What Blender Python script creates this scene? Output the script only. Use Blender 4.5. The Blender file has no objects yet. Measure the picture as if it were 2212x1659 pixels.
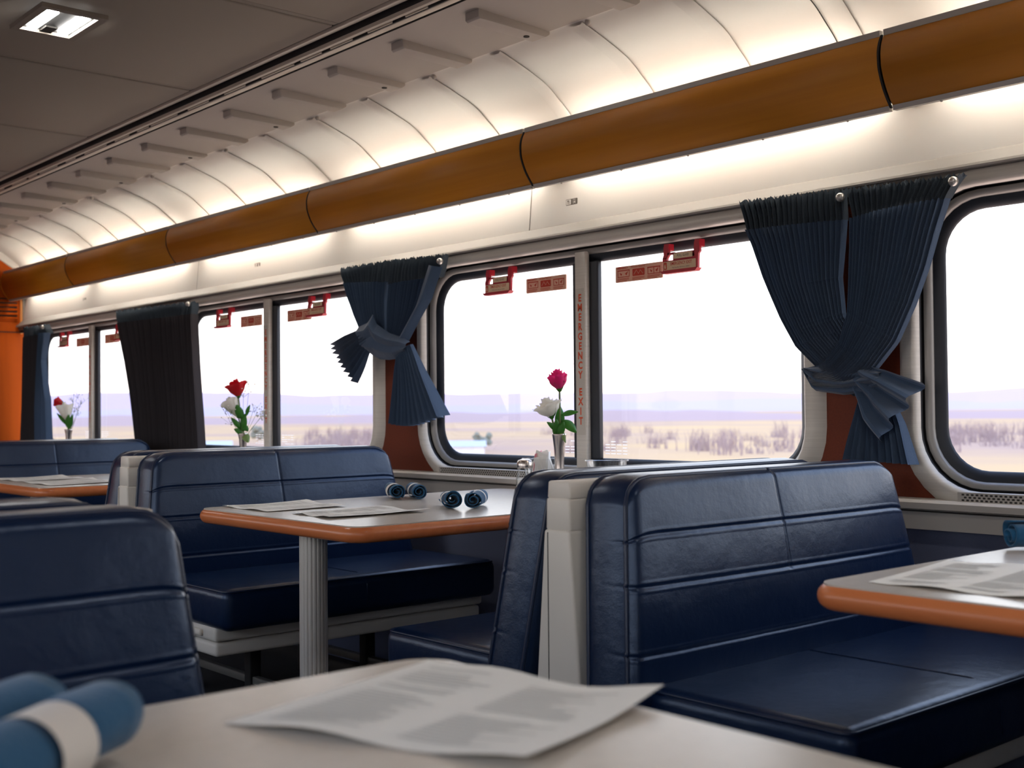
import bpy, bmesh, math, random
from mathutils import Vector, Matrix
C = bpy.context.scene.collection
PI = math.pi
rnd = random.Random(7)

# ------------------------------------------------------------------ camera
def look(yaw, pitch, roll):
    y, p, r = (math.radians(a) for a in (yaw, pitch, roll))
    fw = Vector((-math.sin(y)*math.cos(p), math.cos(y)*math.cos(p), math.sin(p)))
    rt = Vector((math.cos(y), math.sin(y), 0)); up = rt.cross(fw)
    c, s = math.cos(r), math.sin(r)
    return c*rt + s*up, -s*rt + c*up, fw
cam_data = bpy.data.cameras.new('camera'); cam = bpy.data.objects.new('camera', cam_data); C.objects.link(cam)
RT, UP, FW = look(48.776, 1.246, -0.508)
cam.matrix_world = Matrix(((RT.x, UP.x, -FW.x, 0), (RT.y, UP.y, -FW.y, 0), (RT.z, UP.z, -FW.z, 0.95), (0, 0, 0, 1)))
cam_data.sensor_fit = 'HORIZONTAL'; cam_data.sensor_width = 36; cam_data.lens = 2578/2212*36
cam_data.clip_start = 0.02; cam_data.clip_end = 30000
cam_data.dof.use_dof = True; cam_data.dof.focus_distance = 2.9; cam_data.dof.aperture_fstop = 5.6
bpy.context.scene.camera = cam

# ------------------------------------------------------------------ world, exposure
sc = bpy.context.scene
w = bpy.data.worlds.new('dusk_sky'); sc.world = w; w.use_nodes = True
nt = w.node_tree; nt.nodes.clear()
tc = nt.nodes.new('ShaderNodeTexCoord'); sx = nt.nodes.new('ShaderNodeSeparateXYZ')
nt.links.new(tc.outputs['Generated'], sx.inputs[0])
cr = nt.nodes.new('ShaderNodeValToRGB'); nt.links.new(sx.outputs['Z'], cr.inputs[0])
el = cr.color_ramp.elements
el[0].position = 0.0; el[0].color = (1.0, 0.80, 0.74, 1)
el[1].position = 1.0; el[1].color = (0.34, 0.48, 0.88, 1)
for pos, col in ((0.018, (1.0, .86, .82, 1)), (0.05, (1.0, .97, .96, 1)), (0.16, (.96, .98, 1.0, 1)), (0.45, (.62, .76, 1.0, 1))):
    e = el.new(pos); e.color = col
bg = nt.nodes.new('ShaderNodeBackground'); bg.inputs['Strength'].default_value = 1.32
nt.links.new(cr.outputs[0], bg.inputs[0])
ow = nt.nodes.new('ShaderNodeOutputWorld'); nt.links.new(bg.outputs[0], ow.inputs[0])
sc.view_settings.view_transform = 'Standard'; sc.view_settings.look = 'None'
sc.view_settings.exposure = 1.2; sc.view_settings.gamma = 1.0; sc.view_settings.use_curve_mapping = False
sc.cycles.use_denoising = True
sc.cycles.max_bounces = 8; sc.cycles.diffuse_bounces = 5; sc.cycles.transparent_max_bounces = 12
sc.cycles.sample_clamp_indirect = 6.0
TUBE = 7.6      # radiance of the fluorescent tubes

# ------------------------------------------------------------------ materials
def srgb(r, g, b):
    f = lambda c: (c/255/12.92) if c/255 <= .04045 else ((c/255+.055)/1.055)**2.4
    return (f(r), f(g), f(b), 1)
def mat(name, col, rough=.5, metal=0., spec=.5, bump=None, var=None, trans=0., emit=None, coat=0., sheen=0., tint=None):
    m = bpy.data.materials.new(name); m.use_nodes = True; t = m.node_tree; p = t.nodes['Principled BSDF']
    p.inputs['Base Color'].default_value = col; p.inputs['Roughness'].default_value = rough
    p.inputs['Metallic'].default_value = metal; p.inputs['Specular IOR Level'].default_value = spec
    p.inputs['Coat Weight'].default_value = coat
    if tint: p.inputs['Specular Tint'].default_value = tint
    p.inputs['Sheen Weight'].default_value = sheen
    co = t.nodes.new('ShaderNodeTexCoord')
    if var:                       # (scale xyz, second colour, contrast)
        mp = t.nodes.new('ShaderNodeMapping'); mp.inputs['Scale'].default_value = var[0]
        t.links.new(co.outputs['Object'], mp.inputs[0])
        n = t.nodes.new('ShaderNodeTexNoise'); n.inputs['Scale'].default_value = 1; n.inputs['Detail'].default_value = 6
        t.links.new(mp.outputs[0], n.inputs[0])
        r = t.nodes.new('ShaderNodeValToRGB'); r.color_ramp.elements[0].position = .5-var[2]; r.color_ramp.elements[1].position = .5+var[2]
        r.color_ramp.elements[0].color = col; r.color_ramp.elements[1].color = var[1]
        t.links.new(n.outputs['Fac'], r.inputs[0]); t.links.new(r.outputs[0], p.inputs['Base Color'])
    last = None
    for b in (bump or ()):        # (scale, strength, distance)
        n = t.nodes.new('ShaderNodeTexNoise'); n.inputs['Scale'].default_value = b[0]; n.inputs['Detail'].default_value = 4
        t.links.new(co.outputs['Object'], n.inputs[0])
        k = t.nodes.new('ShaderNodeBump'); k.inputs['Strength'].default_value = b[1]; k.inputs['Distance'].default_value = b[2]
        t.links.new(n.outputs['Fac'], k.inputs['Height'])
        if last: t.links.new(last.outputs[0], k.inputs['Normal'])
        last = k
    if last: t.links.new(last.outputs[0], p.inputs['Normal'])
    if emit:
        p.inputs['Emission Color'].default_value = emit[0]; p.inputs['Emission Strength'].default_value = emit[1]
    if trans:
        tr = t.nodes.new('ShaderNodeBsdfTranslucent'); tr.inputs[0].default_value = col
        mx = t.nodes.new('ShaderNodeMixShader'); mx.inputs[0].default_value = trans
        out = t.nodes['Material Output']
        t.links.new(p.outputs[0], mx.inputs[1]); t.links.new(tr.outputs[0], mx.inputs[2]); t.links.new(mx.outputs[0], out.inputs[0])
    return m
def glass_mat(name, tint, refl_rough=.0, scale=1.0):
    m = bpy.data.materials.new(name); m.use_nodes = True; t = m.node_tree; t.nodes.clear()
    tr = t.nodes.new('ShaderNodeBsdfTransparent'); tr.inputs[0].default_value = tint
    gl = t.nodes.new('ShaderNodeBsdfGlossy'); gl.inputs['Roughness'].default_value = refl_rough
    fr = t.nodes.new('ShaderNodeFresnel'); fr.inputs[0].default_value = 1.45
    mu = t.nodes.new('ShaderNodeMath'); mu.operation = 'MULTIPLY'; mu.inputs[1].default_value = scale
    mx = t.nodes.new('ShaderNodeMixShader'); out = t.nodes.new('ShaderNodeOutputMaterial')
    t.links.new(fr.outputs[0], mu.inputs[0]); t.links.new(mu.outputs[0], mx.inputs[0])
    t.links.new(tr.outputs[0], mx.inputs[1]); t.links.new(gl.outputs[0], mx.inputs[2]); t.links.new(mx.outputs[0], out.inputs[0])
    return m
M = {}
M['leather'] = mat('navy_leather', (.0036, .0135, .047, 1), .30, 0, .62, bump=((14, .10, .02), (60, .06, .006), (420, .08, .004)), tint=(.62, .76, 1.0, 1))
M['piping'] = mat('navy_piping', (.007, .018, .055, 1), .35, 0, .5)
M['stitch'] = mat('blue_stitching', (.06, .11, .2, 1), .7)
M['shell'] = mat('grey_moulded_shell', srgb(224, 218, 209), .42, 0, .4, bump=((600, .06, .002),))
M['laminate'] = mat('table_laminate', srgb(208, 200, 190), .26, 0, .4, var=((60, 60, 60), srgb(201, 193, 183), .3))
M['edge'] = mat('wood_edge_band', srgb(206, 112, 64), .28, 0, .5, var=((3, 40, 40), srgb(218, 132, 82), .25))
M['alu'] = mat('fluted_aluminium', srgb(222, 216, 208), .36, .25, .5)
M['valance'] = mat('orange_wood_veneer', srgb(200, 132, 34), .45, 0, .4, var=((1.2, 30, 45), srgb(182, 114, 24), .3), bump=((300, .05, .002),))
M['lip'] = mat('grey_metal_lip', srgb(176, 171, 164), .4, .2)
M['black'] = mat('black_rubber', (.010, .010, .012, 1), .6)
M['gasket'] = mat('window_gasket', (.018, .022, .03, 1), .5)
M['bezel'] = mat('brushed_bezel', srgb(224, 218, 208), .42, .1, .5, var=((6, 6, 260), srgb(206, 200, 190), .3))
M['liner'] = mat('grey_liner', srgb(150, 147, 142), .4, .3)
M['red'] = mat('red_brown_panel', srgb(122, 52, 26), .6, 0, .3, var=((200, 200, 200), srgb(104, 42, 22), .3))
M['trim'] = mat('grey_trim', srgb(158, 153, 146), .5)
M['trimd'] = mat('dark_track', (.02, .02, .022, 1), .5)
M['trimm'] = mat('mid_grey_trim', srgb(120, 116, 110), .45, .2)
M['white'] = mat('white_light_panel', srgb(226, 223, 217), .55, 0, .3)
M['cove'] = mat('white_cove_panel', srgb(216, 210, 202), .6, 0, .25)
M['soffit'] = mat('soffit_paint', srgb(178, 170, 161), .65, 0, .25)
M['ceil'] = mat('grey_ceiling_panel', srgb(140, 131, 121), .7, 0, .2, bump=((400, .05, .002),))
M['seam'] = mat('dark_seam', (.02, .017, .014, 1), .8)
M['rail'] = mat('rail_metal', srgb(206, 196, 180), .45, .1)
M['carpet'] = mat('dark_floor_carpet', (.022, .020, .020, 1), .95, bump=((300, .3, .01),))
M['wallc'] = mat('navy_wall_carpet', srgb(104, 110, 134), .95, 0, .1, bump=((500, .4, .004),))
M['orange'] = mat('orange_end_panel', srgb(184, 80, 2), .6, 0, .15, var=((30, 30, 2), srgb(170, 70, 1), .3))
M['orangelight'] = mat('pale_orange_trim', srgb(222, 150, 80), .5)
M['ledge'] = mat('ledge_metal', srgb(186, 180, 172), .45, .15)
M['hole'] = mat('grille_hole', (.03, .028, .026, 1), .8)
M['mark'] = mat('etched_white', (.9, .9, .9, 1), .8, trans=.9)
M['glass'] = glass_mat('window_glass', (.99, .99, .992, 1), 0, .10)
M['clear'] = glass_mat('clear_plastic', (.965, .97, .975, 1), .08, .6)
M['curtain'] = mat('blue_pleated_fabric', (.056, .094, .165, 1), .85, 0, .2, trans=.06, sheen=.3, bump=((700, .25, .002),))
M['curtaind'] = mat('dark_header_fabric', (.050, .068, .088, 1), .9, 0, .15, sheen=.2, bump=((700, .25, .002),))
M['curtainb'] = mat('backlit_pleated_fabric', (.050, .046, .052, 1), .9, 0, .15, sheen=.2, bump=((700, .25, .002),))  # darker copy of the curtain fabric, backlit shade put into its colour
M['letterstrip'] = mat('grey_letter_strip', srgb(204, 198, 187), .6)
M['darkleg'] = mat('dark_leg_metal', (.02, .019, .018, 1), .6)
M['pin'] = mat('steel_snap', srgb(190, 188, 184), .3, .8)
M['hred'] = mat('red_handle', srgb(190, 34, 52), .4, 0, .5)
M['plate'] = mat('cream_label', srgb(238, 212, 176), .6)
M['sal'] = mat('salmon_sticker', srgb(244, 188, 160), .6)
M['inkr'] = mat('red_print', srgb(206, 62, 40), .6)
M['inko'] = mat('orange_print', srgb(222, 84, 42), .6)
M['inkd'] = mat('dark_print', (.03, .03, .03, 1), .6)
M['inkg'] = mat('grey_print', srgb(112, 104, 96), .6)
M['paper'] = mat('menu_paper', srgb(240, 238, 233), .75, 0, .3)
M['faint'] = mat('faint_print', srgb(214, 212, 208), .75)
M['napkin'] = mat('blue_napkin_cloth', (.016, .096, .205, 1), .85, 0, .2, sheen=.2, bump=((250, .3, .004),))
M['band'] = mat('paper_band', srgb(226, 220, 212), .7)
M['silver'] = mat('brushed_silver', srgb(205, 196, 190), .22, .95)
M['pink'] = mat('pink_petal', srgb(232, 44, 128), .5, 0, .3, trans=.4)
M['redp'] = mat('red_petal', srgb(196, 8, 28), .5, 0, .3, trans=.3)
M['whitep'] = mat('white_petal', srgb(238, 235, 226), .6, 0, .3, trans=.35)
M['leaf'] = mat('rose_leaf', srgb(52, 112, 34), .45, 0, .4, trans=.25)
M['leafp'] = mat('pale_leaf', srgb(120, 144, 84), .5, 0, .4, trans=.2)
M['stem'] = mat('green_stem', srgb(96, 116, 62), .5)
M['tube'] = mat('fluorescent_glow', (1, 1, 1, 1), .5, emit=((1, .955, .87, 1), TUBE))
M['down'] = mat('downlight_glow', (1, 1, 1, 1), .5, emit=((1, .97, .93, 1), 38))
M['salt'] = mat('white_salt', srgb(230, 228, 222), .8)
M['pinkp'] = mat('pink_packet', srgb(232, 150, 160), .7)

# ------------------------------------------------------------------ mesh helpers
class MB:
    def __init__(s): s.v = []; s.f = []; s.sm = []
    def add(s, vs, fs, smooth=False):
        o = len(s.v); s.v += [tuple(p) for p in vs]
        for f in fs: s.f.append(tuple(i+o for i in f)); s.sm.append(smooth)
        return s
    def box(s, x0, x1, y0, y1, z0, z1):
        return s.add([(x0,y0,z0),(x1,y0,z0),(x1,y1,z0),(x0,y1,z0),(x0,y0,z1),(x1,y0,z1),(x1,y1,z1),(x0,y1,z1)],
                     [(0,3,2,1),(4,5,6,7),(0,1,5,4),(1,2,6,5),(2,3,7,6),(3,0,4,7)])
    def prism(s, poly, axis, a, b, smooth=False):      # poly: 2-D points; axis 'x': (y,z), 'y': (x,z), 'z': (x,y)
        n = len(poly); g = {'x': lambda p, t: (t,p[0],p[1]), 'y': lambda p, t: (p[0],t,p[1]), 'z': lambda p, t: (p[0],p[1],t)}[axis]
        vs = [g(p,a) for p in poly]+[g(p,b) for p in poly]
        s.add(vs, [(i,(i+1)%n,n+(i+1)%n,n+i) for i in range(n)], smooth)
        s.add([g(p,a) for p in poly], [tuple(range(n-1,-1,-1))]); s.add([g(p,b) for p in poly], [tuple(range(n))])
        return s
    def sheet(s, prof, x0, x1, nx=1, smooth=True):      # profile of (y,z) swept along x
        n = len(prof); vs = []; fs = []
        for k in range(nx+1):
            x = x0+(x1-x0)*k/nx; vs += [(x,p[0],p[1]) for p in prof]
        for k in range(nx):
            for i in range(n-1): fs.append((k*n+i,k*n+i+1,(k+1)*n+i+1,(k+1)*n+i))
        return s.add(vs, fs, smooth)
    def grid(s, rows, smooth=True, closed=False):
        m = len(rows[0]); vs = [p for r in rows for p in r]; fs = []
        for i in range(len(rows)-1):
            for j in range(m if closed else m-1):
                k = (j+1) % m; fs.append((i*m+j,i*m+k,(i+1)*m+k,(i+1)*m+j))
        return s.add(vs, fs, smooth)
    def tube(s, pts, r, n=8, closed=False, caps=True):
        pts = [Vector(p) for p in pts]; N = len(pts); rows = []
        rr = r if isinstance(r, (list, tuple)) else [r]*N
        ref = None
        for i, p in enumerate(pts):
            a = pts[(i-1) % N] if (closed or i) else p; b = pts[(i+1) % N] if (closed or i < N-1) else p
            d = (b-a).normalized()
            if ref is None: ref = Vector((0,0,1)) if abs(d.z) < .9 else Vector((1,0,0))
            u = (ref - d*ref.dot(d)).normalized(); ref = u; v = d.cross(u)
            rows.append([p+(u*math.cos(2*PI*k/n)+v*math.sin(2*PI*k/n))*rr[i] for k in range(n)])
        if closed: rows.append(rows[0])
        s.grid(rows, True, True)
        if caps and not closed:
            s.add(rows[0], [tuple(range(n-1,-1,-1))]); s.add(rows[-1], [tuple(range(n))])
        return s
    def lathe(s, prof, cx=0, cy=0, n=24, smooth=True, cap=True):
        rows = [[(cx+r*math.cos(2*PI*k/n), cy+r*math.sin(2*PI*k/n), z) for k in range(n)] for r, z in prof]
        s.grid(rows, smooth, True)
        if cap: s.add(rows[0], [tuple(range(n-1,-1,-1))]); s.add(rows[-1], [tuple(range(n))])
        return s
    def ball(s, c, r, n=8):
        rows = []
        for i in range(n+1):
            a = PI*i/n; rr = max(r*math.sin(a), 1e-5)
            rows.append([(c[0]+rr*math.cos(2*PI*k/(2*n)), c[1]+rr*math.sin(2*PI*k/(2*n)), c[2]-r*math.cos(a)) for k in range(2*n)])
        return s.grid(rows, True, True)
    def build(s, name, m, parent=None, bevel=0, seg=3, subsurf=0):
        me = bpy.data.meshes.new(name); me.from_pydata(s.v, [], s.f); me.polygons.foreach_set('use_smooth', s.sm)
        bm = bmesh.new(); bm.from_mesh(me); bmesh.ops.remove_doubles(bm, verts=bm.verts, dist=1e-6)
        bmesh.ops.recalc_face_normals(bm, faces=bm.faces)
        if bevel:
            es = [e for e in bm.edges if len(e.link_faces) == 2 and e.calc_face_angle(0) > .6]
            bmesh.ops.bevel(bm, geom=es, offset=bevel, segments=seg, profile=.5, affect='EDGES', clamp_overlap=True)
            for f in bm.faces: f.smooth = True
        bm.to_mesh(me); bm.free()
        if bevel: 
            try: me.set_sharp_from_angle(angle=.9)
            except Exception: pass
        me.materials.append(m); o = bpy.data.objects.new(name, me); C.objects.link(o)
        if parent: o.parent = parent
        if subsurf:
            md = o.modifiers.new('smooth', 'SUBSURF'); md.levels = md.render_levels = subsurf
        return o
def rrect(x0, x1, z0, z1, r, n=8):
    r = max(r, 1e-4); out = []
    for cx, cz, a0 in ((x1-r,z0+r,-PI/2),(x1-r,z1-r,0),(x0+r,z1-r,PI/2),(x0+r,z0+r,PI)):
        for k in range(n+1):
            a = a0+PI/2*k/n; out.append((cx+r*math.cos(a), cz+r*math.sin(a)))
    return out
def empty(name, loc=(0,0,0), rz=0):
    o = bpy.data.objects.new(name, None); C.objects.link(o); o.location = loc; o.rotation_euler = (0,0,rz); o.empty_display_size = .1
    return o
def tag(o, label, cat, group=None):
    o['label'] = label; o['category'] = cat
    if group: o['group'] = group
    return o
def struct(o): o['kind'] = 'structure'; return o
def copy_tree(o, parent=None):
    c = o.copy(); C.objects.link(c)
    if parent: c.parent = parent
    for ch in [k for k in bpy.data.objects if k.parent == o]: copy_tree(ch, c)
    return c
def text_mesh(txt, size, name, m, parent, place, align='CENTER', sx=1.0, bold=0.0):
    cu = bpy.data.curves.new('t', 'FONT'); cu.body = txt; cu.size = size; cu.align_x = align; cu.align_y = 'CENTER'; cu.resolution_u = 2
    cu.offset = bold
    tmp = bpy.data.objects.new('t', cu); C.objects.link(tmp)
    me = bpy.data.meshes.new_from_object(tmp.evaluated_get(bpy.context.evaluated_depsgraph_get()))
    bpy.data.objects.remove(tmp); bpy.data.curves.remove(cu)
    for v in me.vertices: v.co = place(v.co.x*sx, v.co.y)
    me.materials.clear(); me.materials.append(m)
    o = bpy.data.objects.new(name, me); C.objects.link(o); o.parent = parent
    return o

# ------------------------------------------------------------------ car dimensions
X0, X1 = -7.45, 2.55          # ends of the car
YW = 2.55                     # window-side wall surface
MIR = 2.14                    # y -> MIR - y for the opposite wall
WX = [-7.114+1.898*k for k in range(5)]; WW = 1.50; ZB, ZT = .80, 1.40   # window glass: left edges, width, sill, head
def flip(y, s): return y if s > 0 else MIR-y
def fp(prof, s): return [(flip(y,s), z) for y, z in prof]

COVE = [(2.572,1.70),(2.57,1.76),(2.558,1.80),(2.53,1.847),(2.48,1.888),(2.425,1.926),(2.34,1.960),(2.255,1.988),(2.236,1.992)]
VAL = [(2.424,1.799),(2.413,1.778),(2.408,1.757),(2.408,1.736),(2.411,1.716),(2.425,1.683),(2.442,1.657),(2.459,1.637)]
def smooth_prof(p, n=6):
    out = []
    for i in range(len(p)-1):
        a = p[max(i-1,0)]; b = p[i]; c = p[i+1]; d = p[min(i+2,len(p)-1)]
        for k in range(n):
            t = k/n
            out.append(tuple(.5*((2*b[j])+(-a[j]+c[j])*t+(2*a[j]-5*b[j]+4*c[j]-d[j])*t*t+(-a[j]+3*b[j]-3*c[j]+d[j])*t**3) for j in (0,1)))
    return out+[p[-1]]
COVE_S = smooth_prof(COVE); VAL_S = smooth_prof(VAL)

# ------------------------------------------------------------------ floor, end walls
fl = struct(MB().box(X0,X1,-.43,2.57,-.05,0).build('floor', M['carpet']))
wb = MB().box(X0-.05,X0,-.43,2.6,0,2.06).build('wall_back', M['orange']); struct(wb)
MB().box(X0,X0+.004,-.43,2.55,1.447,1.452).build('panel_seam', M['seam'], wb)
MB().box(X0,X0+.006,2.538,2.552,1.44,1.66).build('pale_strip', M['orangelight'], wb)
MB().box(X0,X0+.012,2.553,2.572,1.455,1.70).build('corner_strip', M['trim'], wb)
arch = MB(); pr = [(y-.0,z) for y,z in COVE_S if z > 1.70]
inner = [(y-.03*min(1,(2.6-y)*6), z-.03) for y,z in pr]
arch.grid([[(X0+.02,y,z) for y,z in pr],[(X0+.02,y,z) for y,z in inner]]); arch.grid([[(X0+.02,y,z) for y,z in inner],[(X0,y,z) for y,z in inner]])
arch.build('arch_rim', M['cove'], wb)
v = empty('louver_vent', (X0,0,0)); tag(v, 'orange slatted louver vent on the far orange end wall', 'vent')
MB().box(.001,.010,2.30,2.528,1.515,1.66).build('vent_frame', M['orange'], v, .003)
lv = MB()
for k in range(5):
    z = 1.525+k*.026; lv.prism([(.008,z),(.022,z+.004),(.022,z+.008),(.008,z+.018)], 'y', 2.31, 2.518)
lv.build('slat', M['orange'], v)
dk = MB()
for k in range(5): dk.box(.009,.0105,2.31,2.518,1.525+k*.026+.018,1.525+k*.026+.026)
dk.build('gap', M['seam'], v)
struct(MB().box(X1,X1+.05,-.43,2.6,0,2.06).build('wall_front', M['shell']))

# ------------------------------------------------------------------ side walls with windows
def wall(s):
    nm = 'wall_right' if s > 0 else 'wall_left'
    Y = lambda y: flip(y, s)
    cells = MB()
    for x in WX:
        cx = x+WW/2
        hole = rrect(x-.09,x+WW+.09,ZB-.09,ZT+.09,.19); outer = rrect(cx-.949,cx+.949,.60,1.515,.0002)
        cells.grid([[(a,Y(2.55),b) for a,b in hole],[(a,Y(2.55),b) for a,b in outer]], False, True)
    cells.box(WX[-1]+WW/2+.949, X1, *sorted((Y(2.55),Y(2.56))),   .60, 1.515)
    struct(cells.build(nm, M['red']))
    lo = MB().box(X0,X1,*sorted((Y(2.548),Y(2.60))),0,.69); struct(lo.build(nm, M['wallc']))
    up = MB().sheet(fp([(2.553,1.522),(2.560,1.60),(2.570,1.70)], s), X0, X1); uo = struct(up.build(nm, M['white']))
    if s > 0:
        for xx in (-7.43,-5.135,-2.822,-.51):
            MB().sheet([(2.552,1.523),(2.559,1.60),(2.569,1.70)], xx-.0015, xx+.0015).build('panel_joint', M['trimm'], uo)
    co = struct(MB().sheet(fp(COVE_S, s), X0, X1, 1).build('ceiling', M['cove']))
    so = MB().sheet(fp([(2.236,1.992),(1.925,2.004)], s), X0, X1, 1, False); so = struct(so.build('ceiling', M['soffit']))
    if s > 0:
        k = 0
        x = -1.037
        while x > X0+.3:
            r = MB(); prof = [(y-.006*min(1,max(0,(2.57-y)/.03)), z-.006) for y,z in COVE_S if 1.80 < z < 1.991]
            xr = x+.10
            r.grid([[(xr-.026,y,z+.002) for y,z in prof],[(xr-.014,y,z) for y,z in prof],[(xr+.018,y,z-.0012) for y,z in prof],[(xr+.024,y,z+.004) for y,z in prof]])
            r.build('cove_rib', M['cove'], co)
            f = MB(); f.prism([(1.985,2.006),(1.985,1.982),(1.992,1.977),(2.225,1.974),(2.240,1.984),(2.240,2.004)], 'x', x-.056, x)
            fo = f.build('soffit_fin', M['soffit'], so, .0015, 2)
            if k % 2 == 0:
                MB().lathe([(.0085,1.9725),(.0085,1.976)], x-.03, 2.18, 12).build('fin_hole', M['seam'], fo)
            else:
                MB().ball((x-.20, 2.25, 1.985), .008, 6).build('knob', M['soffit'], so)
            x -= .337; k += 1
        # cove panel joints
        for xj in (-1.66, -3.66, -5.66):
            prof = [(y-.002, z-.002) for y,z in COVE_S if 1.79 < z < 1.991]
            MB().sheet(prof, xj-.0018, xj+.0018).build('cove_joint', M['seam'], co)
wall(1); wall(-1)

# windows
def ring(mb, rects, Y):
    mb.grid([[(a,Y(y),b) for a,b in rr] for rr, y in rects], True, True)
def make_window(i, x, s):
    Y = lambda y: flip(y, s)
    R = lambda o, r: rrect(x-o, x+WW+o, ZB-o, ZT+o, r+o)
    b = MB(); ring(b, [(R(.043,.10),2.546),(R(.046,.10),2.528),(R(.055,.10),2.524),(R(.078,.10),2.530),(R(.098,.10),2.551)], Y)
    root = struct(b.build('window_%d' % i, M['bezel']))
    g = MB(); ring(g, [(R(-.002,.10),2.590),(R(.0,.10),2.583),(R(.012,.10),2.576),(R(.022,.10),2.573)], Y); g.build('gasket', M['gasket'], root)
    l = MB(); ring(l, [(R(.022,.10),2.573),(R(.024,.10),2.564),(R(.036,.10),2.556),(R(.038,.10),2.557)], Y); l.build('liner', M['liner'], root)
    k = MB(); ring(k, [(R(.038,.10),2.557),(R(.039,.10),2.566),(R(.043,.10),2.562),(R(.0435,.10),2.546)], Y); k.build('seal', M['black'], root)
    mb = MB().prism(R(.004,.10), 'y', Y(2.586), Y(2.590)); mb.build('glass', M['glass'], root)
    xm = x+.728
    MB().box(xm-.052,xm+.058,*sorted((Y(2.566),Y(2.585))),ZB,ZT).build('mullion_gasket', M['gasket'], root, .004)
    m = MB().box(xm-.023,xm+.023,*sorted((Y(2.548),Y(2.567))),ZB-.03,ZT+.03).build('mullion', M['bezel'], root, .003)
    if s > 0:
        MB().box(xm-.019,xm+.019,2.5465,2.548,.872,1.318).build('letter_strip', M['letterstrip'], m)
        zs = [1.288-.0293*k for k in range(9)]+[1.288-.0293*9-.0225-.0293*k for k in range(4)]
        for ch, z in zip('EMERGENCYEXIT', zs):
            text_mesh(ch, .031, 'exit_letter', M['inko'], m, lambda a, b, z=z: Vector((xm+a, 2.5462, z+b)), sx=.86, bold=.0011)
        et = MB()
        for side in (-1, 1):
            for q in range(5):
                for w_ in range(4):
                    if rnd.random() < .8:
                        a = xm+side*(.075+.024*w_); et.box(a-.010, a+.008, 2.5845, 2.5855, .815+.009*q, .8175+.009*q)
        et.build('glass_mark', M['mark'], root)
    return root
for i, x in enumerate(WX): make_window(i+1, x, 1)
for i, x in enumerate(WX): make_window(i+6, x, -1)

# trims above and below the windows
def trims(s, n):
    Y = lambda y: flip(y, s)
    t = MB(); t.sheet(fp([(2.553,1.523),(2.548,1.519),(2.522,1.493),(2.516,1.491),(2.513,1.485),(2.516,1.481),(2.545,1.481)], s), X0, X1, 1, False)
    struct(t.build('trim_%d' % n, M['trim']))
    a = MB().box(X0,X1,*sorted((Y(2.530),Y(2.56))),1.462,1.482).build('trim_%d' % (n+1), M['trimm']); struct(a)
    a = MB().box(X0,X1,*sorted((Y(2.538),Y(2.56))),1.446,1.462).build('trim_%d' % (n+2), M['trimd']); struct(a)
    a = MB().prism(fp([(2.56,.738),(2.505,.736),(2.498,.730),(2.498,.716),(2.506,.713),(2.506,.709),(2.512,.708),(2.512,.668),(2.56,.668)], s), 'x', X0, X1)
    a = struct(a.build('trim_%d' % (n+3), M['ledge']))
    if s > 0: MB().box(X0,X1,2.504,2.507,.709,.7125).build('shadow_gap', M['seam'], a)
    if s > 0:
        for x in WX[:4]:
            gp = MB().box(x+.06,x+WW-.06,2.517,2.524,.735,.757).build('vent_grille', M['ledge'], a)
            h = MB(); hx = x+.07; r = 0
            while hx < x+WW-.07:
                for q in range(3):
                    h.box(hx+(q%2)*.0055,hx+(q%2)*.0055+.006,2.5165,2.5172,.7375+q*.0062,.7415+q*.0062)
                hx += .011
            h.build('perforation', M['hole'], gp)
trims(1, 1); trims(-1, 5)

# ------------------------------------------------------------------ ceiling
cp = MB(); x = -.15; seams = [-7.45+.0, -6.387, -5.50, -4.613, -3.726, -2.839, -1.952, -1.065, -.178, .709, 1.6, X1]
for a, b in zip(seams[:-1], seams[1:]):
    cp.box(a+.016,b-.016,.33,1.838,2.04,2.06)
ce = struct(cp.build('ceiling', M['ceil'], None, .004, 2))
MB().box(X0,X1,-.43,2.6,2.062,2.09).build('backing', M['seam'], ce)
st = MB()
for a in seams[1:-1]: st.box(a-.0105,a+.0105,.33,1.838,2.043,2.062)
st.build('joint_strip', M['ceil'], ce)
r = MB()
for y0, y1, z in ((1.8445,1.864,2.035),(1.876,1.890,2.012),(1.897,1.920,2.006)):
    r.box(X0,X1,y0,y1,z,z+.05)
ra = struct(r.build('trim_9', M['rail'], None, .002, 2))
MB().box(X0,X1,1.84,1.925,2.045,2.061).build('groove', M['seam'], ra)
MB().box(X0,X1,1.8732,1.8757,2.0230,2.06).box(X0,X1,1.8942,1.8967,2.0075,2.06).build('groove_shadow_strip', M['black'], ra)
sl = MB(); xs = X0+.1; 
while xs < 0:
    L = .08+rnd.random()*.14; sl.box(xs,xs+L,1.8902,1.8940,2.0085,2.03); xs += L+.02+rnd.random()*.10
sl.build('groove_slot', M['rail'], ra)
r = MB()
for y0, y1, z in ((1.8445,1.864,2.035),(1.876,1.890,2.012),(1.897,1.920,2.006)): r.box(X0,X1,MIR-y1,MIR-y0,z,z+.05)
struct(r.build('trim_10', M['rail']))

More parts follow.
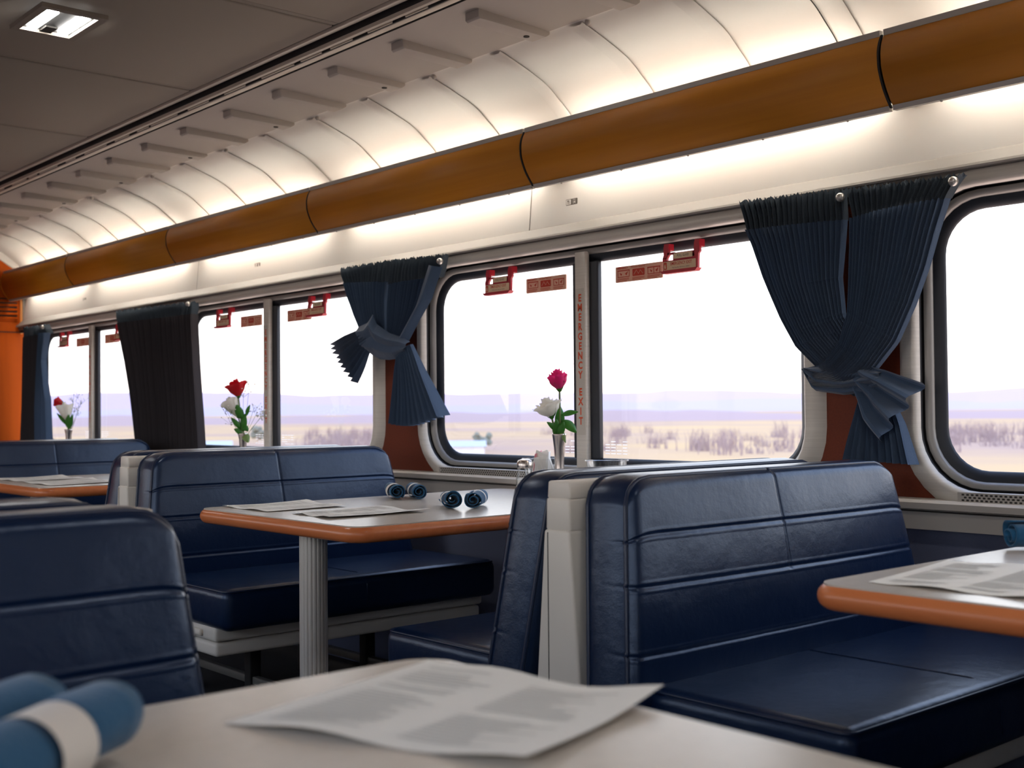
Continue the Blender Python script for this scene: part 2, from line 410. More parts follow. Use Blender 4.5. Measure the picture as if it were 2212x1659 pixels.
def downlight(x, y, label, on=True):
    o = empty('ceiling_light', (x,y,2.04)); tag(o, label, 'ceiling light', 'downlights along the aisle ceiling')
    f = MB(); W_, H_ = .125, .09; w_, h_ = .105, .07
    O = [(-W_,-H_),(W_,-H_),(W_,H_),(-W_,H_)]; I = [(-w_,-h_),(w_,-h_),(w_,h_),(-w_,h_)]
    f.grid([[(a,b,0) for a,b in O],[(a,b,-.012) for a,b in O],[(a*1.0,b,-.012) for a,b in I],[(a*.96,b*.96,-.002) for a,b in I]], False, True)
    f.build('frame', M['ceil'], o)
    MB().box(-.104,.104,-.069,.069,-.004,-.001).build('reflector', M['darkleg'], o)
    for q in (-1, 1):
        t = MB(); t.prism(rrect(-.092,.092,q*.043-.0135,q*.043+.0135,.008,4), 'z', -.009, -.004); t.build('lamp', M['down'], o)
    MB().box(-.104,-.05,-.016,.016,-.0085,-.004).build('switch_plate', M['seam'], o)
    return o
downlight(-3.29, 1.225, 'square recessed ceiling light with two lit white bars above the aisle')
for x in (-5.95, -.63, 2.0): downlight(x, 1.225, 'recessed twin-bar ceiling light farther along the aisle ceiling, beyond view')
v = empty('ceiling_vent', (-5.02,1.02,2.04)); tag(v, 'flat dark hatch in the grey ceiling at the left edge, beyond the lit lamp', 'ceiling hatch')
MB().box(-.16,.16,-.12,.12,-.010,0).build('frame', M['ceil'], v, .003); MB().box(-.145,.145,-.105,.105,-.012,-.009).build('grid', M['seam'], v)

# ------------------------------------------------------------------ wood valances and tubes
VS = [-7.40,-6.38,-5.15,-3.93,-2.70,-1.474,-.25,.98,2.2]
where = ['at the far end wall', 'above the dark straight curtain', 'above the red rose window', 'above the knotted curtain', 'above the table sign with 14',
         'at the top right corner', 'beyond the right edge of the view', 'far beyond the right edge of the view']
def valance(a, b, s, label):
    o = empty('wood_valance', ((a+b)/2,0,0)); tag(o, label, 'light valance', 'orange wood valances along the window wall' if s > 0 else 'valances of the opposite wall')
    h = (b-a)/2; back = [(y+.010,z) for y,z in VAL_S]
    pf = MB(); g = .005
    pf.prism(fp(VAL_S+back[::-1], s), 'x', -h+g, h-g, False); w_ = pf.build('wood_panel', M['valance'], o)
    for p in w_.data.polygons: p.use_smooth = abs(p.normal.x) < .5
    lp = MB(); y, z = VAL[0]; lp.prism(fp([(y-.003,z-.004),(y-.004,z+.010),(y+.012,z+.011),(y+.012,z-.004)], s), 'x', -h+g, h-g); lp.build('metal_lip', M['lip'], o)
    lp = MB(); y, z = VAL[-1]; lp.prism(fp([(y-.005,z+.004),(y-.002,z-.007),(y+.014,z-.006),(y+.012,z+.006)], s), 'x', -h+g, h-g); lp.build('metal_lip', M['lip'], o)
    for e in (-1, 1):
        bk = MB(); bk.prism(fp([(y+.011,z) for y,z in VAL_S[2:-2:4]]+[(2.575,1.66),(2.572,1.76)], s), 'x', e*h-e*.010, e*h-e*.002); bk.build('bracket', M['black'], o)
    if s > 0:
        for k in range(5):
            xx = -h+.12+k*(2*h-.24)/4
            MB().ball((xx, VAL[-1][0]+.006, VAL[-1][1]-.007), .0035, 4).build('screw', M['lip'], o); MB().ball((xx, VAL[0][0]+.004, VAL[0][1]+.008), .0035, 4).build('screw', M['lip'], o)
    st_ = MB().prism(fp([(y-.0004+.001,z) for y,z in VAL_S]+[(y+.006,z) for y,z in VAL_S][::-1], s), 'x', h-g, h); st_.build('joint_strip', M['black'], o)
    return o
def tube(a, b, s, label):
    o = empty('fluorescent_tube', ((a+b)/2, flip(2.505,s), 1.722)); tag(o, label, 'lamp tube', 'tubes behind the valances' if s > 0 else 'tubes behind the opposite valances')
    h = (b-a)/2
    MB().tube([(-h+.075,0,0),(h-.075,0,0)], .013, 12).build('glowing_tube', M['tube'], o)
    for e in (-1, 1): MB().tube([(e*(h-.075),0,0),(e*(h-.052),0,0)], .0135, 12).build('end_cap', M['lip'], o)
    MB().box(-h+.012,h-.012,*sorted((-s*.032,-s*.016)),-.012,.012).build('batten', M['white'], o)
    return o
for k in range(8):
    a, b = VS[k], VS[k+1]
    valance(a, b, 1, 'long curved orange wood valance panel %s' % where[k])
    tube(a, b, 1, 'lit fluorescent tube hidden behind the valance %s' % where[k])
ec = MB().prism(VAL_S+[(2.5,1.64),(2.5,1.80)], 'x', -7.41, -7.402)
o = ec.build('valance_end_cap', M['valance']); tag(o, 'dark orange end cap closing the valance at the far end wall', 'end cap')

# wall table-number signs
def sign(x, z, num, label):
    o = empty('table_sign', (x,2.5595,z)); tag(o, label, 'sign', 'table signs on the white light panel')
    MB().prism(rrect(-.025,.025,-.0095,.0095,.0025,3), 'y', -.0005, -.0015).build('plate', M['inkg'], o)
    MB().prism(rrect(-.0235,-.003,-.008,.008,.002,3), 'y', -.0015, -.002).build('icon_field', M['white'], o)
    ic = MB(); ic.box(-.0165,-.0155,-.0024,-.002,-.006,.006); ic.box(-.0178,-.0142,-.0024,-.002,.001,.006); ic.box(-.0112,-.010,-.0024,-.002,-.006,.006); ic.box(-.0122,-.010,-.0024,-.002,0,.006)
    ic.build('cutlery_icon', M['inkg'], o)
    if num:
        text_mesh('TABLE', .0045, 'caption', M['white'], o, lambda a, b: Vector((.0115+a,-.0022,.006+b)))
        text_mesh(num, .0125, 'number', M['white'], o, lambda a, b: Vector((.011+a,-.0022,-.0022+b)), bold=.0003)
    else:
        MB().box(.004,.018,-.0022,-.0016,.004,.0068).build('caption', M['white'], o); MB().box(.008,.017,-.0022,-.0016,-.006,.002).build('number', M['white'], o)
sign(-2.633, 1.590, '14', 'small grey cutlery sign reading 14 on the white panel')
sign(-4.578, 1.583, None, 'small grey cutlery sign above the red rose window')
sign(-6.491, 1.578, None, 'tiny grey cutlery sign near the far end wall')

# ------------------------------------------------------------------ emergency handles and stickers
def handle(x, label):
    o = empty('emergency_handle', (x,2.548,1.337)); tag(o, label, 'emergency handle', 'red emergency pull handles at the window heads')
    h = MB(); t0, t1 = -.002, .006
    h.box(-.064,-.048,t0,t1,.0,.038); h.prism([(-.064,.036),(-.048,.036),(-.040,.046),(-.042,.070),(-.060,.070),(-.060,.046)], 'y', t0, t1)
    h.prism([(.050,.0),(.064,.0),(.066,.040),(.072,.046),(.070,.074),(.052,.074),(.050,.046),(.042,.038),(.050,.034)], 'y', t0, t1)
    h.box(-.050,.052,t0,t1,0,.030); h.box(-.025,.052,t0,t1,.029,.050); h.box(-.046,-.022,t0,t1,.046,.052)
    h.prism([(-.064,0),(.072,0),(.064,-.008),(-.055,-.008)], 'y', -.014, .006)
    h.prism([(-.060,.060),(-.042,.060),(-.042,.078),(-.060,.078)], 'y', 0, .022); h.prism([(.052,.060),(.070,.060),(.070,.080),(.052,.080)], 'y', 0, .022)
    h.build('grip', M['hred'], o)
    MB().prism(rrect(-.061,.058,.003,.027,.002,3), 'y', -.0022, -.003).build('label_plate', M['plate'], o)
    MB().prism(rrect(-.022,.046,.033,.048,.002,3), 'y', -.0022, -.003).build('label_plate', M['plate'], o)
    text_mesh('EMERGENCY EXIT', .0122, 'lettering', M['inkr'], o, lambda a, b: Vector((.005+a,-.0033,.0195+b)), sx=.80, bold=.0002)
    text_mesh('Pull handle. Remove rubber.', .0052, 'lettering', M['inkg'], o, lambda a, b: Vector((.005+a,-.0033,.0085+b)), sx=1.1)
    text_mesh('PULL GLASS', .0095, 'lettering', M['inkd'], o, lambda a, b: Vector((.012+a,-.0033,.0405+b)), sx=.86)
    ic = MB().prism(rrect(-.0585,-.0475,.005,.025,.001,2), 'y', -.003, -.0034).build('pictogram', M['inkr'], o)
    MB().prism([(-.056,.008),(-.050,.008),(-.0515,.016),(-.053,.021),(-.0555,.016)], 'y', -.0034, -.0037).build('figure', M['plate'], ic)
def sticker(x, label):
    o = empty('instruction_sticker', (x,2.585,1.350)); tag(o, label, 'sticker', 'window removal stickers on the glass')
    MB().prism(rrect(-.093,.093,-.0235,.0235,.003,3), 'y', -.0025, .0012).build('plate', M['sal'], o)
    text_mesh('EMERGENCY', .0085, 'lettering', M['inkr'], o, lambda a, b: Vector((-.086+a,-.003,.0185+b)), 'LEFT', .9, .0003)
    text_mesh('Window Removal', .0085, 'lettering', M['inkr'], o, lambda a, b: Vector((-.030+a,-.003,.0185+b)), 'LEFT', .9, .0001)
    for q in (-1, 0, 1):
        p = MB(); c = q*.060
        if q == 0: p.prism(rrect(c-.024,c+.024,-.009,.0125,.003,3), 'y', -.0025, -.003)
        else:
            p.box(c-.025,c+.025,-.003,-.0025,.0095,.0125); p.box(c-.024,c+.024,-.003,-.0025,-.009,-.007)
            for e in (-.024,-.001,.022) if q > 0 else (-.024,.022): p.box(c+e,c+e+.002,-.003,-.0025,-.009,.011)
            p.prism([(c-.016,.005),(c-.006,.001),(c-.010,-.004)], 'y', -.0025, -.003); p.prism([(c+.006,.001),(c+.018,.008),(c+.012,-.004)], 'y', -.0025, -.003)
        p.build('pictogram', M['inkr'], o)
        if q == 0:
            ii = MB(); ii.tube([(c-.018,-.0033,-.004),(c-.008,-.0033,.008),(c,-.0033,-.003),(c+.008,-.0033,.007),(c+.018,-.0033,-.004)], .0009, 4); ii.build('diagram_line', M['sal'], o)
        tl = MB()
        for k in range(3): tl.box(c-.025,c+.025-(.01 if k == 2 else 0)-rnd.random()*.006,-.003,-.0025,-.0135-.0032*k,-.0121-.0032*k)
        tl.build('small_print', M['inkr'], o)
for k, (wn, side) in enumerate((('far left window','left'),('far left window','right'),('window behind the red rose','left'),('window behind the red rose','right'),('middle window with the pink rose','left'),('middle window with the pink rose','right'))):
    wx = WX[k//2]; xm = wx+.728
    hx = (wx+.345) if side == 'left' else (wx+1.128); sx_ = (xm-.19) if side == 'left' else (xm+.21)
    handle(hx, 'red emergency handle at top of the %s, %s pane' % (wn, side))
    sticker(sx_, 'salmon instruction sticker in the %s, %s pane' % (wn, side))

# ------------------------------------------------------------------ dining booths
def panel_pts(sgn):
    """closed cushion of a backrest; local y = 0 at the aisle end, x outward from the booth centre"""
    seamz = [.735, .648, .535]
    zl = sorted(set([.44,.455,.475,.50] + [a+b for a in seamz for b in (-.0130,-.0105,-.0075,-.005,-.0025,0,.0025,.005,.0075,.0105,.0130)] + [.59,.62,.675,.70,.758,.775,.79,.80,.808,.814,.819,.823,.827,.831]))
    vsy = .408
    ul = sorted(set([.0,.006,.013,.022,.035,.06,.10,.15,.2,.26,.32,.36] + [vsy+b for b in (-.009,-.006,-.003,0,.003,.006,.009)] + [.45,.5,.55,.6,.65,.70,.74,.77,.795,.812,.824,.832,.838,.842]))
    L = .842
    def yl(z): return 0.0-(.83-z)/.37*.044
    def yr(z): return L-.025+(.83-z)/.37*.085
    return zl, ul, vsy, L, yl, yr, seamz
def cushion_back():
    zl, ul, vsy, L, yl, yr, seamz = panel_pts(1)
    zt, zb = .831, .44; rc = .055
    def pos(u, v, face):
        z0 = zl[v]; f = (z0-zb)/(zt-zb)
        t = ul[u]/L
        def top(t):          # rounded top corners
            d0 = t*L; d1 = (1-t)*L; c = 0
            if d0 < rc: c = max(c, rc-math.sqrt(max(rc*rc-(rc-d0)**2,0)))
            if d1 < rc: c = max(c, rc-math.sqrt(max(rc*rc-(rc-d1)**2,0)))
            return zt-c*.85
        zz = z0 if z0 < .70 else .70+(z0-.70)/(zt-.70)*(top(t)-.70)
        y = yl(zz)+(yr(zz)-yl(zz))*t
        xf = .154+(.83-zz)/.37*.042
        d = min(t*L, (1-t)*L, (zt-z0)*1.0); rr = .017
        edge = 0 if d >= rr else rr-math.sqrt(max(rr*rr-(rr-d)**2, 0))
        bul = .012*math.sin(PI*min(max(f,0),1))*math.sin(PI*t)**.5 if 0 < t < 1 else 0
        wr = .0007*math.sin(37*y+21*zz)+.0005*math.sin(61*y-43*zz+1.3)
        g = 0
        for s in seamz:
            q = abs(z0-s)
            g += .0024*math.exp(-(q/.0022)**2)+.0003*max(0,1-q/.016)-.0012*math.exp(-((q-.0068)/.0016)**2)
        if zz > .645:
            q = abs(ul[u]-vsy); g += .0028*math.exp(-(q/.0025)**2)+.0005*max(0,1-q/.02)
        if face: return (xf+bul+wr*min(1,d/.03)-edge-g, y, zz)
        return (xf-.118+edge*.6, y, zz-(.002 if z0 > .8 else 0))
    nu, nv = len(ul), len(zl)
    F = [[pos(u,v,1) for u in range(nu)] for v in range(nv)]; B = [[pos(u,v,0) for u in range(nu)] for v in range(nv)]
    mb = MB(); mb.grid(F); mb.grid(B)
    idx = [(0,v) for v in range(nv)]+[(u,nv-1) for u in range(1,nu)]+[(nu-1,v) for v in range(nv-2,-1,-1)]
    rows = []
    for k, a in enumerate((0,.25,.5,.75,1)):
        row = []
        for u, v in idx:
            p, q = Vector(F[v][u]), Vector(B[v][u]); m = p.lerp(q, a); bl = .005*math.sin(PI*a)
            if u == 0: m.y -= bl
            if u == nu-1: m.y += bl
            if v == nv-1: m.z += bl*1.2
            row.append(m)
        rows.append(row)
    mb.grid(rows)
    mb.grid([F[0], B[0]], False)
    loopF = [F[v][u] for u, v in idx]; loopB = [B[v][u] for u, v in idx]
    return mb, loopF, loopB
def mirror_mb(mb):
    r = MB(); r.v = [(-x,y,z) for x,y,z in mb.v]; r.f = [f[::-1] for f in mb.f]; r.sm = list(mb.sm); return r
def stitches(mb, sgn):
    zl, ul, vsy, L, yl, yr, seamz = panel_pts(1)
def make_booth():
    o = empty('dining_booth')
    for sgn in (1, -1):
        mb, lf, lb = cushion_back()
        if sgn < 0: mb = mirror_mb(mb)
        b = mb.build('backrest', M['leather'], o)
        for lp in (lf, lb):
            MB().tube([(sgn*p[0], p[1], p[2]) for p in lp], .0042, 6).build('piping', M['piping'], b)
        # seat cushion in two lengths
        s = MB().box(sgn*.09, sgn*.578, -.005, .93, .372, .485)
        so = s.build('seat_cushion', M['leather'], o, .026, 5)
        ln = [(sgn*(.12+.44*k/12), .441, .4857) for k in range(12)]+[(sgn*.570,.441,.476),(sgn*.5785,.441,.455),(sgn*.5785,.441,.40)]
        MB().tube(ln, .0016, 5).build('seam', M['piping'], so)
        for y0, y1 in ((-.005,.93),):
            rr = rrect(min(sgn*.10,sgn*.578)+.006, max(sgn*.10,sgn*.578)-.006, y0+.006, y1-.006, .022, 5)
            MB().tube([(a,b_,.4775) for a,b_ in rr], .0035, 6, True).build('piping', M['piping'], so)
        base = MB().box(sgn*.05, sgn*.505, .005, .93, .337, .379).build('seat_pan', M['shell'], o, .010, 3)
        MB().box(sgn*.05, sgn*.498, .010, .925, .296, .334).build('seat_pan_lower', M['shell'], o, .010, 3)
        MB().box(sgn*.28, sgn*.435, -.006, .008, .348, .366).build('latch_bar', M['shell'], base, .005, 3)
        MB().box(sgn*.40, sgn*.412, .80, .815, .29, .40).build('strap', M['black'], base)
    # centre shell
    p = MB().prism([(-.072,.28),(.072,.28),(.055,.47),(.039,.66),(.033,.735),(-.033,.735),(-.039,.66),(-.055,.47)], 'y', -.035, .86).build('end_shell', M['shell'], o, .006, 3)
    MB().prism([(-.032,.733),(.032,.733),(.030,.792),(-.030,.792)], 'y', -.031, .86).build('shell_shoulder', M['shell'], p, .005, 2)
    MB().prism([(-.0305,.790),(.0305,.790),(.028,.822),(-.028,.822)], 'y', -.028, .85).build('shell_cap', M['shell'], p, .004, 2)
    MB().box(-.0225,-.021,-.0358,-.030,.29,.73).build('shell_joint', M['seam'], p)
    # legs on two floor runners
    for y in (.40, .84):
        MB().box(-.46,.46,y-.012,y+.012,.085,.110).build('floor_brace', M['trimm'], o, .003, 2)
        for x, h_ in ((-.44,.09),(.40,.09),(-.03,.30)): MB().box(x,x+.04,y-.02,y+.02,0,h_).build('leg', M['darkleg'], o, .004, 2)
    return o
booth = make_booth(); BY = 1.497
booth.location = (-1.553, BY, 0)
tag(booth, 'navy leather double booth with grey end shell in front of the crossed curtains', 'booth seat', 'navy dining booths')
b2 = copy_tree(booth); b2.location = (-3.425, BY, 0); b2['label'] = 'navy leather double booth beside the knotted curtain, behind the table with two menus'
b3 = copy_tree(booth); b3.location = (-5.285, BY, 0); b3['label'] = 'farthest navy leather booth, in front of the dark straight curtain'
b4 = copy_tree(booth); b4.location = (-1.548, .665, 0); b4.rotation_euler = (0,0,PI); b4['label'] = 'dark navy booth backrest at the left edge across the aisle, beside the nearest table'
b5 = copy_tree(booth); b5.location = (.345, BY, 0); b5['label'] = 'navy leather booth beyond the table at the right edge, facing the crossed-curtain booth'
b6 = copy_tree(booth); b6.location = (.60, .632, 0); b6.rotation_euler = (0,0,PI); b6['label'] = 'navy booth behind the viewer at the nearest table'

# ------------------------------------------------------------------ tables
ZTAB = .70
def make_table():
    o = empty('dining_table')
    hx, y1 = .375, 1.06
    core = rrect(-hx+.006, hx-.006, .006, y1-.006, .042, 6)
    MB().prism(core, 'z', -.034, .0005).build('tabletop', M['laminate'], o)
    out = MB(); rows = []
    for k in range(13):
        a = -PI/2+PI*k/12; q = .0185*math.cos(a)
        rows.append([(x,y,-.0185+.0185*math.sin(a)) for x, y in rrect(-hx+.014-q, hx-.014+q, .014-q, y1-.014+q, .036+q, 6)])
    out.grid(rows, True, True); out.build('edge_band', M['edge'], o)
    lg = MB(); n = 160; ring_ = []
    for k in range(n):
        a = 2*PI*k/n; fl_ = -.0016*max(0,math.cos(a*20))
        ring_.append(((.0345+fl_)*math.cos(a)-.012, .135+(.0345+fl_)*math.sin(a)))
    lg.grid([[(x,y,z) for x,y in ring_] for z in (-.70,-.034)], True, True); lg.build('pedestal', M['alu'], o)
    MB().prism(rrect(-.09,.09,.05,.22,.03,4), 'z', -.70, -.69).build('foot_plate', M['alu'], o)
    MB().box(-.12,.12,.10,.80,-.045,-.034).build('underframe', M['black'], o)
    MB().box(-.10,.10,1.0,1.05,-.09,-.034).build('wall_bracket', M['black'], o)
    return o
t2 = make_table(); t2.location = (-2.530, 1.437, ZTAB); tag(t2, 'cream dining table with wood edge, two menus and four napkin rolls', 'table', 'dining tables')
t1 = copy_tree(t2); t1.location = (-4.46, 1.462, ZTAB); t1['label'] = 'cream dining table at the left edge with two menus, between the farther booths'
t0 = copy_tree(t2); t0.location = (-6.34, 1.45, ZTAB); t0['label'] = 'farthest dining table by the orange end wall, under the small red bud'
t3 = copy_tree(t2); t3.location = (-.634, 1.437, ZTAB); t3['label'] = 'cream dining table with wood edge cut off by the right edge'
t4 = copy_tree(t2); t4.location = (-.608, .747, ZTAB); t4.rotation_euler = (0,0,PI); t4['label'] = 'blurred nearest table along the bottom with one large menu'

# ------------------------------------------------------------------ menus
def menu(pts, label, seed, lift=.004, z0=ZTAB+.0012, curl=.006):
    o = empty('paper_menu', (0,0,0)); tag(o, label, 'menu', 'paper menus on the tables')
    c = Vector((sum(p[0] for p in pts)/4, sum(p[1] for p in pts)/4, 0)); o.location = (c.x,c.y,z0)
    P = [Vector((p[0]-c.x,p[1]-c.y,0)) for p in pts]; n = 14; R_ = random.Random(seed); ph = R_.random()*6
    def at(u, v_):
        q = P[0].lerp(P[1],v_).lerp(P[3].lerp(P[2],v_),u)
        z = lift*(.5+.5*math.sin(3.1*u*PI+ph))*(abs(v_-.5)*2)**1.5 + curl*max(0,u-.72)**2*8*(.4+.6*v_) + curl*max(0,.2-u)*1.5*v_
        return Vector((q.x,q.y,z))
    mb = MB(); mb.grid([[at(i/n,j/n) for j in range(n+1)] for i in range(n+1)]); mb.build('sheet', M['paper'], o)
    t = MB()
    for col in (0, 1):
        k = 0
        v_ = .10
        while v_ < .92:
            u0 = .08+col*.46; L = .18+R_.random()*.18
            if R_.random() < .85:
                m_ = 6; a = [at(u0+L*i/m_,v_)+Vector((0,0,.0006)) for i in range(m_+1)]; b = [at(u0+L*i/m_,v_+.014)+Vector((0,0,.0006)) for i in range(m_+1)]
                t.grid([a,b])
            v_ += .032; k += 1
    t.build('print', M['faint'], o)
    return o
menu([(-2.885,1.505),(-2.885,1.762),(-2.640,1.735),(-2.640,1.500)], 'white paper menu lying at the far left of the table with four napkin rolls', 1)
menu([(-2.565,1.525),(-2.565,1.785),(-2.345,1.785),(-2.365,1.505)], 'white paper menu with lifted edge near the front of the table with four napkin rolls', 2, .005, curl=.009)
menu([(-4.80,1.535),(-4.80,1.80),(-4.50,1.79),(-4.53,1.53)], 'paper menu at the left edge on the farther left table', 3)
menu([(-4.47,1.530),(-4.49,1.80),(-4.19,1.77),(-4.16,1.52)], 'paper menu nearest the booth on the farther left table', 4)
menu([(-.946,1.497),(-.984,1.79),(-.74,1.83),(-.72,1.504)], 'white paper menu on the table at the right edge', 5)
menu([(-.878,.458),(-.945,.716),(-.690,.775),(-.623,.555)], 'large blurred paper menu on the nearest table', 6, .006, curl=.010)

# ------------------------------------------------------------------ napkin rolls
def napkin(x, y, ang, label, grp, r=.0235, L=.15, band=.5, seed=0, flare=.0, bw=.036):
    o = empty('napkin_roll', (x,y,ZTAB+.0008), ang); tag(o, label, 'napkin', grp)
    R_ = random.Random(seed); turns = 2.4; n = 64; rows = []
    for i in range(15):
        t = i/14; xx = t*L; row = []
        s_ = 1+flare*(max(0,(.30-t)/.30)**2)-.10*math.exp(-((t-band)/.12)**2)
        for k in range(n+1):
            f = k/n; a = 2*PI*turns*f+.5+seed; rr = (r*.22+r*.78*f**.8)*s_*(1+.05*math.sin(3*a+4*t+seed)*f)
            e = .006*math.sin(5*f+seed)*(1 if t in (0,1) else 0)
            row.append((xx+e, rr*math.cos(a)*1.05, r*s_*1.0+rr*math.sin(a)*.96))
        rows.append(row)
    m = MB(); m.grid(rows); b = m.build('cloth_roll', M['napkin'], o)
    md = b.modifiers.new('thick', 'SOLIDIFY'); md.thickness = .0022; md.offset = -1
    if bw:
        bb = MB(); bd = []
        for xx in (band*L-bw/2, band*L-bw/4, band*L, band*L+bw/4, band*L+bw/2):
            bd.append([(xx, r*1.03*math.cos(2*PI*k/28)*1.05, r*.95+r*1.0*math.sin(2*PI*k/28)*.97) for k in range(28)])
        bb.grid(bd, True, True); bo = bb.build('paper_band', M['band'], o)
    return o
G2 = 'napkin rolls on the tables'
A1 = math.atan2(.47,-.88); A2 = math.atan2(.70,-.72)
napkin(-2.735,1.965,A1, 'blue rolled napkin with white band, left of the left pair on the middle table', G2, .0225,.14,.36,1)
napkin(-2.695,2.012,A1, 'blue rolled napkin, right of the left pair on the middle table', G2, .0225,.14,.40,2,bw=.022)
napkin(-2.364,1.870,A2+.22, 'blue rolled napkin with flared open end, left of the right pair on the middle table', G2, .021,.14,.55,3,.25,bw=.02)
napkin(-2.329,1.907,A2-.05, 'blue rolled napkin with thin band, right of the right pair on the middle table', G2, .0235,.14,.45,4,bw=.014)
napkin(-.994,2.012,math.atan2(.75,.66), 'dark teal rolled napkin on the table at the right edge', G2, .026,.15,.6,5)
napkin(-.852,.352,math.atan2(-.80,.62), 'blurred blue napkin roll with wide white band at the bottom left corner', G2, .029,.17,.50,6,bw=.042)
napkin(-.915,.322,math.atan2(-.80,.62), 'blurred blue napkin roll behind the banded one at the bottom left corner', G2, .029,.17,.70,7,bw=.03)

# ------------------------------------------------------------------ vases and flowers
def petal(mb, c, ax, az, r, h, spread, lip, open_):
    """one cupped petal around direction az about axis through c"""
    n, m = 8, 8; rows = []
    for i in range(m+1):
        t = i/m; row = []
        rad = r*(.30+.70*math.sin(min(1,t*1.6)*PI/2))*(1+open_*t*t)
        hh = h*t
        for j in range(n+1):
            s = j/n*2-1; w_ = spread*math.sqrt(max(0,1-.75*max(0,t-.62)**2*3.4))
            a = az+s*w_
            ro = rad*(1+lip*max(0,t-.7)*3.0); zz = hh*(1-.05*s*s*t)-lip*r*max(0,t-.8)*1.2+.0016*math.sin(5*s+az*3)*t
            row.append(c+ax@Vector((ro*math.cos(a), ro*math.sin(a), zz)))
        rows.append(row)
    mb.grid(rows)
def tilt(dx, dy):
    z = Vector((dx,dy,1)).normalized(); x = Vector((1,0,0)); x = (x-z*x.dot(z)).normalized(); y = z.cross(x)
    return Matrix((x,y,z)).transposed()
HR = Vector((RT.x, RT.y, 0)).normalized(); HF = Vector((-HR.y, HR.x, 0))
def off(a, d, h): return HR*a+HF*d+Vector((0,0,h))
def leafm(mb, base, tip, width, up):
    base, tip = Vector(base), Vector(tip); d = tip-base; side = d.cross(Vector(up)).normalized(); nrm = side.cross(d).normalized(); rows = []
    for i in range(9):
        t = i/8; w_ = width*math.sin(PI*min(1,t*.96+.02))**.8*(1-.25*t); row = []
        for s in (-1,-.5,0,.5,1):
            row.append(base+d*t+side*(w_*s)+nrm*(-.18*width*abs(s)*abs(s)*1.6+.10*d.length*math.sin(PI*t)))
        rows.append(row)
    mb.grid(rows)
def vase(x, y, label, h=.18):
    o = MB().lathe([(.030,0),(.031,.006),(.027,.012),(.0185,.04),(.0145,.07),(.0135,.10),(.0155,.14),(.0200,h-.004),(.0215,h),(.0200,h+.0005),(.0165,h-.012),(.011,.10)], 0, 0, 28).build('bud_vase', M['silver'])
    o.location = (x,y,ZTAB); tag(o, label, 'vase', 'silver bud vases'); return Vector((x,y,ZTAB))
def rose(base, top, lean, r, h, m, label, grp, leaves, open_=.0, layers=3, seed=1, lipk=1.0):
    """base: vase foot; top: offset of the bloom's underside"""
    o = empty('cut_rose', base); tag(o, label, 'flower', grp); R_ = random.Random(seed)
    foot = Vector((0,0,.09)); c = Vector(top); ax = tilt(lean.x, lean.y)
    pts = []
    for i in range(9):
        t = i/8; p = foot.lerp(c,t); p += Vector((lean.x,lean.y,0))*(-.010*math.sin(PI*t)); pts.append(p)
    # stem leaves the vase mouth along its axis
    MB().tube(pts, .0028, 7).build('stem', M['stem'], o)
    b = MB()
    for L in range(layers):
        k = (3,4,5,5)[L]; rr = r*(.42+.58*L/(layers-1)); hh = h*(1.0-.10*L)
        for q in range(k):
            petal(b, c, ax, 2*PI*q/k+L*.7+R_.random()*.3, rr, hh*(1+R_.uniform(-.06,.06)), 2.2*PI/k*.62, (.02,.10,.28,.4)[L]*lipk, open_*L/(layers-1))
    b.build('bloom', m, o)
    s = MB()
    for q in range(5):
        a = 2*PI*q/5; p = c+ax@Vector((r*.25*math.cos(a), r*.25*math.sin(a),-.003)); t_ = c+ax@Vector((r*.95*math.cos(a), r*.95*math.sin(a),.35*h)); leafm(s, p, t_, .006, (0,0,1))
    s.ball(c+ax@Vector((0,0,-.002)), .008, 6); s.build('sepal', M['leaf'], o)
    for (a, b_, wd, mm) in leaves:
        l = MB(); leafm(l, a, b_, wd, (HF.x*-1, HF.y*-1, .6)); l.tube([a, Vector(a)*.6+Vector((0,0,Vector(a).z*.4-.02))], .0014, 5); l.build('leaf', mm, o)
    return o
def babys_breath(base, spots, label, seed):
    o = empty('babys_breath', base); tag(o, label, 'flower', 'flowers in the window vases'); R_ = random.Random(seed); st_ = MB(); fl_ = MB()
    for (a, h) in spots:
        tip = off(a, R_.uniform(-.02,.02), h); st_.tube([Vector((0,0,.10)), Vector((0,0,.17))+off(a*.3,0,0), tip], .0007, 4)
        for k in range(9):
            q = tip+Vector((R_.gauss(0,.012),R_.gauss(0,.012),R_.gauss(0,.012))); st_.tube([tip-Vector((0,0,.02)), q], .0004, 3); fl_.ball(q, R_.uniform(.0016,.0034), 4)
    st_.build('sprig', M['stem'], o); fb = fl_.build('tiny_blooms', M['whitep'], o); fb['kind'] = 'stuff'; return o
GF = 'flowers in the window vases'
v2 = vase(-2.49, 2.36, 'silver bud vase holding the pink rose on the middle table')
rose(v2, off(.002,0,.310), HR*-.16, .0255, .056, M['pink'], 'pink rose on a tall stem in the middle window', GF,
     [(off(.006,0,.235), off(.054,-.010,.244), .011, M['leaf']), (off(.008,0,.222), off(.050,-.015,.185), .017, M['leaf']), (off(.0,-.005,.20), off(.018,-.02,.155), .008, M['leafp'])], .03, 4, 3, .55)
rose(v2, off(-.022,.0,.232), HR*-.35, .030, .052, M['whitep'], 'white open rose beside the pink rose', GF,
     [(off(-.006,0,.19), off(-.034,-.01,.215), .010, M['leaf']), (off(.0,.0,.19), off(.005,.02,.26), .016, M['leaf']), (off(-.004,-.01,.175), off(.012,-.02,.215), .015, M['leaf']), (off(-.008,0,.17), off(-.008,-.02,.222), .014, M['leaf'])], .22, 4, 5, .7)
v1 = vase(-4.345, 2.36, 'silver bud vase holding the red rose, seen above the middle booth', .165)
